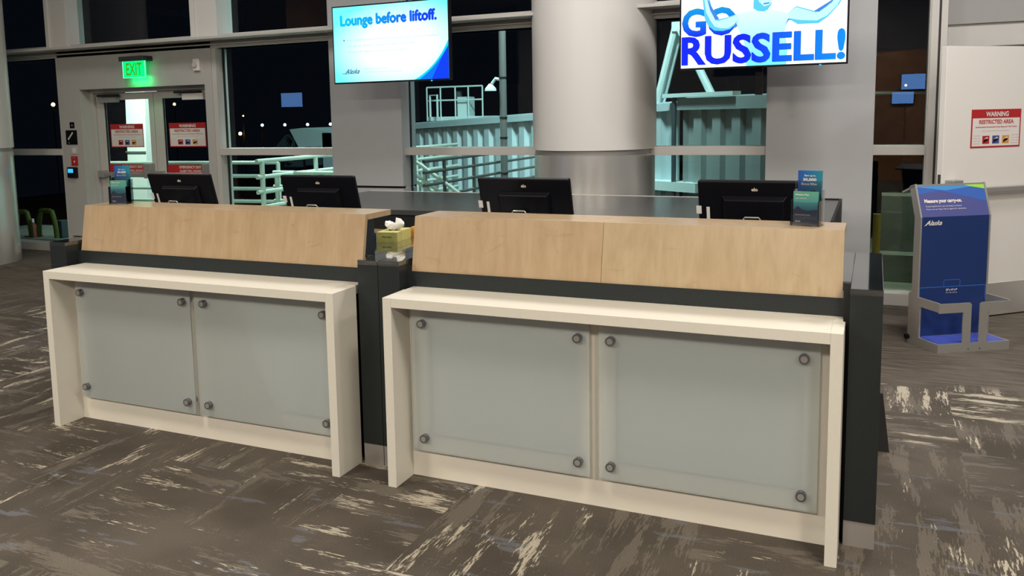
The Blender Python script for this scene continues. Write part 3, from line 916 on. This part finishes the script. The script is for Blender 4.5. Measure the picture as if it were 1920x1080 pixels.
q.poly([(p[0], -.0028, p[1]) for p in arc((.44, -ih), (.52, -.20), (iw, -.055))]+[(iw, -.0028, -ih)], 'e_blue')
q.heavy('Lounge before liftoff.', (-.53, -.0016, .150), UX, UZ, 'g_title', .006, w=1.03, h=.126, bold=.006)
q.box(-.505, -.493, -.0018, -.001, .035, .050, 'e_blue2')
for k, (s_, ww) in enumerate([('For a limited time, Alaska Airlines Elite flyers and cardholders', .98), ('can get an Alaska Lounge Day Pass for just $25.', .76), ('Stop by the Alaska Lounge for more details.', .66)]):
    q.text(s_, (-.46, -.0016, .025-.055*k), UX, UZ, 'e_pale', w=ww, h=.026)
q.heavy('Alaska', (-.50, -.0016, -.275), UX, UZ, 'e_navy', .0012, w=.165, h=.045, bold=.0, shear=.6)
q.box(-.53, -.47, -.0017, -.001, -.276, -.271, 'e_navy')
q.text('Alaska Lounge 2nd floor', (-.29, -.0016, -.245), UX, UZ, 'e_pale', w=.27, h=.018)
q.text('Open daily for members, guests and day pass holders', (-.29, -.0016, -.275), UX, UZ, 'e_pale', w=.43, h=.018)
q.build('display', t)
q = MB(); q.box(-.45, -.20, .056, .12, -.15, .15, 'black'); q.box(-.38, -.28, .12, .649, -.05, .05, 'black'); q.build('mount_arm', t)

t = screen('wall_screen', 'hanging screen reading GO RUSSELL, right of the round column', .537)
q = MB()
q.poly([(-iw, -.001, -ih), (iw, -.001, -ih), (iw, -.001, ih), (-iw, -.001, ih)], 'scr_white')
def P(X_, Y_):   # layout of the printed picture, measured across the screen
    return (-W2+(X_-80)/1416, max(-ih, -TH/2+(725-60*(X_-80)/1780-Y_)/1333))
def shp(pts, mt, lay):
    q.poly([(x, -.001-.0006*lay, z) for x, z in (P(*p) for p in pts)], mt)
q.heavy('GO', (-iw+.008, -.0016, -.108), UX, UZ, 'g_go', .0022, w=.420, h=.22, bold=.03)
shp([(790, 420), (700, 250), (680, 150), (900, 110), (1080, 108), (1250, 150), (1262, 215), (1215, 330), (1250, 500), (1240, 690), (820, 700)], 'e_chest', 2)
shp([(330, -80), (400, -80), (440, 90), (520, 195), (600, 180), (700, 150), (735, 200), (700, 255), (640, 300), (560, 318), (470, 312), (400, 262), (360, 180)], 'e_skin2', 3)
shp([(345, -80), (385, -80), (420, 90), (500, 215), (600, 190), (720, 150), (735, 200), (690, 250), (620, 290), (540, 290), (470, 270), (420, 200), (375, 120)], 'e_skin', 4)
shp([(1250, 150), (1330, 85), (1520, 140), (1700, 30), (1740, -80), (1840, -80), (1760, 80), (1650, 200), (1560, 262), (1350, 266), (1262, 215)], 'e_skin2', 3)
shp([(1250, 150), (1330, 95), (1530, 155), (1690, 60), (1760, -80), (1835, -80), (1740, 90), (1640, 190), (1540, 235), (1370, 225), (1262, 205)], 'e_skin', 4)
shp([(385, -20), (400, 0), (470, 120), (520, 190), (480, 205), (420, 100)], 'e_skin3', 5)
shp([(1510, 140), (1680, 40), (1715, -30), (1700, 40), (1640, 95), (1560, 150)], 'e_skin3', 5)
shp([(1225, 270), (1250, 208), (1285, 222), (1255, 225)], 'e_skin3', 5)
shp([(680, 270), (700, 232), (720, 265), (700, 290)], 'e_skin3', 5)
shp([(890, -40), (1085, -40), (1075, 60), (1040, 110), (1000, 130), (930, 122), (885, 95)], 'e_skin2', 5)
shp([(925, -200), (1080, -200), (1095, 0), (1060, 60), (1000, 78), (945, 30), (920, -40)], 'e_skin', 6)
shp([(985, 45), (1060, 38), (1050, 52), (1000, 58)], 'e_skin3', 7)
q.heavy('RUSSELL!', (-iw+.007, -.0065, -TH/2+.034), UX, UZ, 'g_rus', .0022, w=1.216, h=.228, bold=.028)
q.build('display', t)
q = MB(); q.box(.05, .30, .056, .12, -.15, .15, 'black'); q.box(.12, .22, .12, .649, -.05, .05, 'black'); q.box(-.055, -.0, .15, .19, -.58, -.1, 'black'); q.build('mount_arm', t)

# ================================================================== carry-on sizer
t = thing('baggage_sizer', 'blue and steel carry-on sizer reading Measure your carry-on', 'baggage sizer', (1.787, 3.213, 0), math.radians(33.3))
WS, D1 = .532, .22
def part(name, q, lab=None, bevel=0):
    o = q.build(name, t, bevel=bevel)
    if lab: o['label'] = lab
    return o
# back panel and header
q = MB(); q.box(.012, WS-.012, D1, D1+.012, .065, .89, 'navy')
q.text('Alaska', (.04, D1-.001, .832), UX, UZ, 'signw', w=.125, h=.034, bold=.02, shear=.5)
q.prism([(.032, D1-.0002, .828), (.046, D1-.0002, .834), (.072, D1-.0002, .862), (.066, D1-.0002, .862)], (0, -.0008, 0), 'signw')
for (a0, a1, z0, z1) in [(.012, WS-.012, .398, .4035), (.195, .199, .4035, .445), (.318, .322, .4035, .445), (.2, .317, .446, .450)]:
    q.box(a0, a1, D1-.001, D1, z0, z1, 'lineb')
q.box(WS-.018, WS-.0135, D1-.001, D1, .30, .40, 'lineb'); q.box(.0135, .018, D1-.001, D1, .30, .40, 'lineb')
q.text('22" x 14" x 9"', (.215, D1-.001, .372), UX, UZ, 'signw', w=.085, h=.014, bold=.04)
q.text('56 x 36 x 23 cm', (.215, D1-.001, .356), UX, UZ, 'signw', w=.085, h=.008)
part('back_panel', q)
hb, ht_ = Vector((0, D1, .89)), Vector((0, D1+.075, 1.105))
up = (ht_-hb)
def hp(x, s, lift=0):
    nrm = Vector((0, -up.z, up.y)).normalized()
    return tuple(Vector((x, 0, 0))+hb+up*s+nrm*lift)
q = MB()
def hq(pts, mt, lay): q.poly([hp(x, s, .0006*lay) for x, s in pts], mt)
q.prism([hp(.012, 0), hp(WS-.012, 0), hp(WS-.012, 1), hp(.012, 1)], (0, .012, 0), 'navy2')
L0, L1 = .012, WS-.012
def lx(f_): return L0+(L1-L0)*f_
hq([(L0, .70), (lx(.33), .80), (L1, .42), (L1, 1), (L0, 1)], 'blue', 1)
hq([(L0, .93), (lx(.42), .80), (lx(.8), .90), (L1, .86), (L1, 1), (L0, 1)], 'sky', 2)
hq([(lx(.64), 1), (lx(.8), .90), (L1, .82), (L1, 1)], 'lime', 3)
ud = up.normalized()
q.heavy('Measure your carry-on.', hp(.05, .40, .002), UX, ud, 'signw', .0012, w=.28, h=.032, bold=.015)
q.text('If your bag fits here, you can keep it onboard.', hp(.055, .29, .002), UX, ud, 'signw', w=.27, h=.012)
q.text('If not, we can help. Ask an agent for assistance.', hp(.055, .20, .002), UX, ud, 'signw', w=.30, h=.012)
part('header_panel', q)
q = MB(); q.hexa([(0, D1+.07, 1.095), (WS, D1+.07, 1.095), (WS, D1+.20, 1.04), (0, D1+.20, 1.04)],
                 [(0, D1+.072, 1.108), (WS, D1+.072, 1.108), (WS, D1+.205, 1.052), (0, D1+.205, 1.052)], 'steelm')
part('rear_flap', q)
for x in (0, WS-.012):
    q = MB()
    q.prism([(x, 0, 0), (x, .31, 0), (x, .31, .35), (x, D1+.06, .37), (x, D1+.06, .885), (x, D1+.125, 1.095), (x, D1+.07, 1.112), (x, D1-.004, .89), (x, D1-.004, .34),
             (x, 0, .34), (x, 0, .278), (x, D1-.03, .278), (x, D1-.03, .06), (x, 0, .06)], (.012, 0, 0), 'steelm')
    part('side_plate', q, 'brushed grey side plate')
q = MB(); q.box(.012, WS-.012, .004, D1, .055, .061, 'tray'); part('tray', q)
q = MB(); q.box(0, WS, -.008, 0, 0, .061, 'steelm')
for (a0, a1) in ((.178, .238), (.300, .360)): q.box(a0, a1, -.008, 0, .061, .328, 'steelm')
q.box(0, .178, -.008, 0, .272, .336, 'steelm'); q.box(.178, .228, -.008, 0, .272 if 0 else .328, .336, 'steelm')
q.box(.360, WS, -.008, 0, .272, .334, 'steelm'); q.box(.31, .36, -.008, 0, .328, .334, 'steelm')
for x in (.226, .31): q.cyl((x, -.010, .02), (x, -.008, .02), .004, 'darkg', 12)
part('front_frame', q, 'brushed steel front frame')
for (y0, x0) in ((.30, -.02), (.30, WS-.01)):
    q = MB(); q.cyl((x0, y0, .045), (x0+.03, y0, .045), .018, 'black'); part('wheel', q)

# ================================================================== outside
b = MB(); b.box(-60, 40, 4.96, 120, -4.2, -4.0, 'tarmac')
tag(b.build('apron_ground'), 'dark tarmac far below the windows', 'ground', kind='structure')
b = MB(); b.box(-11.5, -2.6, 4.96, 6.9, -.25, -.02, 'slab')
tag(b.build('landing_slab'), 'concrete landing outside the exit doors', 'landing', kind='structure')
b = MB(); b.box(.9, 4.0, 4.96, 5.9, -.3, -.02, 'slab'); b.box(.9, 4.0, 5.9, 6.15, -.3, .24, 'slab'); b.box(.9, 4, 6.15, 9, -.3, -.02, 'slab')
tag(b.build('ledge_slab'), 'pale concrete ledge beyond the narrow right window', 'ledge', kind='structure')
b = MB(); b.box(1.45, 1.75, 6.5, 6.9, -.02, .75, 'slab')
tag(b.build('equipment_box'), 'dull concrete box beyond the narrow right window', 'box')

def railing(label, pts, heights, posts, r=.026, grp='mint painted pipe railings outside', mt='mint'):
    t = thing('pipe_railing', label, 'railing', (pts[0][0], pts[0][1], 0), group=grp)
    o_ = Vector((pts[0][0], pts[0][1], 0))
    for h in heights:
        q = MB(); q.tube([Vector(p)+Vector((0, 0, h))-o_ for p in pts], r, mt); q.build('rail', t, smooth=True)
    for (x, y, z0, z1) in posts:
        q = MB(); q.cyl(Vector((x, y, z0))-o_, Vector((x, y, z1))-o_, r*1.15, mt, 12); q.build('post', t, smooth=True)
    return t
HS = [1.16, .97, .79, .61, .43, .25]
railing('mint railing running outward beyond the window left of first pier', [(-5.25, 5.05, 0), (-5.25, 10.5, 0)], HS, [(-5.25, y, -.02, 1.16) for y in (5.15, 6.25, 7.4, 9.0)])
railing('mint railing across the landing behind the second monitor', [(-5.55, 5.75, 0), (-4.35, 5.75, 0)], [.98, .80, .62, .44, .26], [(-5.5, 5.75, -.02, .98), (-4.95, 5.75, -.02, .98), (-4.38, 5.75, -.02, .98)])
railing('mint railing outside the exit door panes', [(-9.4, 6.4, 0), (-6.2, 6.7, 0)], [1.05, .86, .68, .50, .32], [(-9.3, 6.41, -.02, 1.05), (-8.2, 6.51, -.02, 1.05), (-7.1, 6.6, -.02, 1.05), (-6.2, 6.7, -.02, 1.05)])
railing('shade-darkened railing running outward before the jet bridge', [(-3.05, 5.1, 0), (-3.05, 9.2, 0)], [1.16, 1.04, .90, .76, .62], [(-3.05, y, -.02, 1.16) for y in (5.6, 6.4, 7.4)], r=.018, mt='rail_shaded', grp=None)
railing('mint stair handrails sloping down before the jet bridge', [(-3.75, 5.6, .02), (-3.42, 5.6, .0), (-3.36, 5.6, -.03), (-2.1, 5.6, -.86)], [1.13, .98, .90, .74], [(-3.3, 5.6, -.02, 1.05), (-2.8, 5.6, -.3, .72)], r=.022)

# jet bridge tunnel
P0, P1 = Vector((.55, 7.33, 0)), Vector((-7.4, 12.21, 0))
dv = (P1-P0).normalized(); nv = Vector((-dv.y, dv.x, 0))
if nv.y > 0: nv = -nv           # towards the terminal
Ltot = (P1-P0).length
def ztop(s): return 1.80-.036*max(0, s-1.8)
t = thing('jet_bridge', 'long ribbed mint jet bridge behind the windows', 'jet bridge', (0, 0, 0))
def tunnel(s0, s1, off, pitch, mt, name, ztf):
    q = MB()
    n_ = int((s1-s0)/pitch)
    top, bot = [], []
    line = []
    for k in range(n_):
        s = s0+k*pitch
        for fr, dep in ((0, 0), (.42, 0), (.58, .07), (.90, .07)):
            line.append((s+fr*pitch, dep))
    line.append((s0+n_*pitch, 0))
    vs = []
    for s, dep in line:
        p = P0+dv*s+nv*(off-dep)
        vs += [(p.x, p.y, -1.0), (p.x, p.y, ztf(s)-.14)]
    fs = [(2*i, 2*i+2, 2*i+3, 2*i+1) for i in range(len(line)-1)]
    q.add(vs, fs, mt)
    return q.build(name, t)
tunnel(1.75, Ltot, 0, .335, 'bridge', 'outer_wall', ztop)
tunnel(-.2, 1.65, .10, .30, 'bridge2', 'inner_wall', lambda s: 1.83)
def beam(q, s0, s1, off, z0f, hh, dd, mt):
    pts = []
    for s in (s0, s1):
        p = P0+dv*s+nv*off; pz = z0f(s)
        pts.append([(p.x, p.y, pz), (p.x-nv.x*dd, p.y-nv.y*dd, pz), (p.x-nv.x*dd, p.y-nv.y*dd, pz+hh), (p.x, p.y, pz+hh)])
    q.hexa(pts[0], pts[1], mt)
q = MB(); beam(q, 1.75, Ltot, .05, lambda s: ztop(s)-.14, .10, .2, 'bridge'); q.build('top_rail', t)
q = MB(); beam(q, -.2, 1.65, .16, lambda s: 1.66, .15, .2, 'bridge2'); q.build('top_rail', t)
q = MB(); beam(q, 1.75, Ltot, .0, lambda s: ztop(s)-.05, .03, 2.4, 'bridge'); beam(q, -.2, 1.65, 0, lambda s: 1.80, .03, 2.4, 'bridge'); q.build('roof', t)
q = MB(); beam(q, 1.30, 2.25, .20, lambda s: .62, .12, .3, 'bridgew'); q.build('lower_beam', t)
q = MB(); p = P0+dv*1.70; q.cyl((p.x+nv.x*.16, p.y+nv.y*.16, -1), (p.x+nv.x*.16, p.y+nv.y*.16, 1.83), .03, 'bellow'); q.build('joint_strip', t)
q = MB(); beam(q, .72, 1.85, .22, lambda s: 1.82, .05, .15, 'bridgew'); q.build('cross_beam', t)
q = MB()
q.tube([(-1.31, 8.5, 1.72), (-1.04, 8.42, 2.74)], .05, 'bridgew', 8); q.tube([(-1.24, 8.56, 1.72), (-.97, 8.48, 2.74)], .03, 'bridgew', 8)
q.tube([(-1.0, 8.4, 2.74), (-.50, 8.2, 1.78)], .05, 'bridgew', 8)
q.box(-1.08, -.96, 8.36, 8.5, 2.68, 2.80, 'bridgew')
q.build('hoist_frame', t)
# platform cage on the roof of the tunnel
cg = thing('maintenance_platform', 'white caged platform on the jet bridge roof below the lounge screen', 'platform', (-6.76, 12.3, 1.56))
cu = Vector((1.0, .02, 0)).normalized()
q = MB(); q.prism([Vector((0, 0, 0)), cu*1.20, cu*1.20+Vector((.1, .5, 0)), Vector((.1, .5, 0))], (0, 0, .08), 'bridgew'); q.build('deck', cg)
for h in (.40, .66): 
    q = MB(); q.tube([(0, 0, h), tuple(cu*1.20+Vector((0, 0, h)))], .016, 'bridgew', 8); q.build('rail', cg)
for s in (0, .30, .62, .9, 1.20):
    q = MB(); p = cu*s; q.cyl((p.x, p.y, 0), (p.x, p.y, .66), .016, 'bridgew', 8); q.build('post', cg)
q = MB(); q.box(.62, .88, .10, .35, .08, .46, 'bridgew'); q.cyl((.60, .2, .42), (.60, .2, .58), .07, 'bellow'); q.build('cabinet', cg)
q = MB(); q.tube([(.12, -.1, .08), (.12, -.1, .5), (.34, -.22, .5), (.34, -.22, .08)], .022, 'bridgew', 8); q.build('ladder_hoop', cg)
# light pole
t = thing('light_pole', 'slim grey lamp pole in front of the jet bridge', 'pole', (-2.90, 7.0, -4))
MB().cyl((0, 0, 0), (0, 0, 6.75), .045, 'polem', 16).build('shaft', t, smooth=True)
for z in (4.9, 5.35, 5.6, 6.1): MB().cyl((0, 0, z), (0, 0, z+.02), .05, 'blackg', 16).build('clamp', t)
q = MB(); q.tube([(0, 0, 6.08), (-.10, 0, 6.10), (-.15, 0, 6.04)], .022, 'bridgew', 8); q.lathe([(.02, 6.04), (.07, 5.98), (.075, 5.95), (.01, 5.95)], 'bridgew', 20, (-.17, 0)); q.build('lamp_head', t)
# bridge cab far left
t = thing('bridge_cab', 'mint aircraft cab with dark bellows left of the first pier', 'bridge cab', (-8.9, 13.4, 0))
q = MB(); q.prism([(-2.05, 0, 1.42), (-1.75, 0, .90), (-1.55, 0, .92), (-1.5, 0, .86), (-.9, 0, .86), (-.9, 0, 1.36), (-1.2, 0, 1.40), (-1.7, 0, 1.45)], (0, 1.2, 0), 'bridgew'); q.build('hood', t)
q = MB(); q.box(-1.15, -.1, .0, 1.2, .3, 1.33, 'bridge'); q.build('cabin', t)
MB().box(-.9, -.4, .4, .8, -4, .3, 'bridge').build('support_column', t)
q = MB()
for k in range(5):
    q.hexa([(-2.55+.1*k, .0, .95-.07*k), (-2.47+.1*k, .0, .92-.07*k), (-2.47+.1*k, 1, .92-.07*k), (-2.55+.1*k, 1, .95-.07*k)],
           [(-2.15+.03*k, 0, 1.30-.03*k), (-2.05+.03*k, 0, 1.30-.04*k), (-2.05+.03*k, 1, 1.30-.04*k), (-2.15+.03*k, 1, 1.30-.03*k)], 'bellow')
q.box(-2.3, -1.6, .1, .9, .55, .98, 'bellow'); q.box(-1.6, -1.2, -.05, .5, .6, 1.02, 'bellow')
q.build('bellows', t)
# distant lamps
M['lamp_o'] = emit('sodium_lamp', (1, .45, .10), 30)
M['lamp_w'] = emit('cool_lamp', (.55, .9, 1), 10)
C0 = Vector((1.3705, -3.2086, 1.6358))
def far(u, v_, Z):
    return C0+(Fv+R2*((u-PX)/F_PX)-U2*((v_-PY)/F_PX))*Z
def lamp(pos, r, mt, label, grp):
    t = thing('distant_lamp', label, 'lamp', (pos[0], pos[1], -4), 0, grp)
    h = pos[2]+4
    MB().lathe([(.001, h-r), (r*.7, h-r*.7), (r, h), (r*.7, h+r*.7), (.001, h+r)], mt, 10).build('lamp_head', t)
    MB().cyl((0, 0, 0), (0, 0, h-r*.9), .04, 'blackg', 8).build('mast', t)
for (x, y, z, r) in [(-31.34, 50.3, 2.9, .17), (-29.5, 49.6, 1.55, .15), (-39.7, 46.4, .75, .12), (-39.6, 46.7, 2.0, .05)]:
    lamp((x, y, z), r, 'lamp_o', 'small amber lamp far out seen left of first pier', 'amber lamps far out left of the first pier')
for k in range(7):
    lamp((-38.2+1.55*k*1.0, 47.0+.55*k, 1.32-.01*k), .10, 'lamp_w', 'small cool white lamp in the row far out left of first pier', 'cool lamps in a row far out')
for (x, y, z, r) in [(-20.3, 54.4, 2.4, .11), (-19.4, 54.8, 2.5, .08), (-15.2, 56.6, 1.75, .06)]:
    lamp((x, y, z), r, 'lamp_o', 'small amber lamp far out above the jet bridge', 'amber lamps far out above the jet bridge')
for (x, y, z, r) in [(-44.4, 42.5, 4.0, .12), (-48.9, 38.6, 3.0, .13), (-43.0, 43.6, 2.9, .09)]:
    lamp((x, y, z), r, 'lamp_o', 'small amber lamp far out behind the exit door panes', 'amber lamps far out behind the exit doors')
for (x, y, z) in [(3.0, 58, 3.0), (.6, 58, 2.6)]:
    lamp((x, y, z), .06, 'lamp_o', 'small amber lamp far out under the cheering screen', 'amber lamps far out under the right screen')
# lit pillar seen through the left door pane
t = thing('canopy_pillar', 'slanted pale lit pillar outside the left exit door pane', 'pillar', (-9.1, 7.0, 0))
q = MB(); q.hexa([(-.28, 0, -.02), (.10, 0, -.02), (.10, .25, -.02), (-.28, .25, -.02)], [(-.18, 0, 2.6), (.24, 0, 2.6), (.24, .25, 2.6), (-.18, .25, 2.6)], 'pillarw'); q.build('shaft', t)
q = MB(); q.box(-.26, .16, -.012, 0, 1.18, 1.20, 'polem'); q.build('strap', t)
q = MB(); q.cyl((1.41, 6.0, .24), (1.41, 6.0, .62), .035, 'yel', 16)
tag(q.build('bollard', smooth=True), 'dull yellow bollard at left edge of the narrow right window', 'bollard')
# hoses, cone and tub outside the far left window
for k, (x, w_, h_, lab) in enumerate([(-9.97, .30, .36, 'yellow-green hose loop outside the far left window, beside the cone'), (-9.47, .36, .39, 'yellow-green hose loop outside the far left window, nearer the doors')]):
    q = MB(); q.tube([(x+w_*math.cos(PI-a)*.5, 5.55, .02+h_*min(1,1.25*math.sin(a))) for a in [PI*i/14 for i in range(15)]], .035, 'hose', 10)
    tag(q.build('hose_loop', smooth=True), lab, 'hose')
t = thing('traffic_cone', 'small orange cone with white cap outside the far left window', 'cone', (-10.02, 5.75, -.02))
MB().lathe([(.07, .02), (.03, .20), (.02, .22)], 'cone', 20).build('body', t, smooth=True)
MB().lathe([(.022, .22), (.018, .27), (.001, .275)], 'signw', 20).build('cap', t, smooth=True)
MB().box(-.09, .09, -.09, .09, 0, .02, 'cone').build('base', t)
q = MB(); q.box(-9.56, -9.42, 5.75, 5.9, -.02, .24, 'bellow')
tag(q.build('plastic_tub', bevel=.01), 'small grey-blue tub behind the hose outside far left window', 'tub')
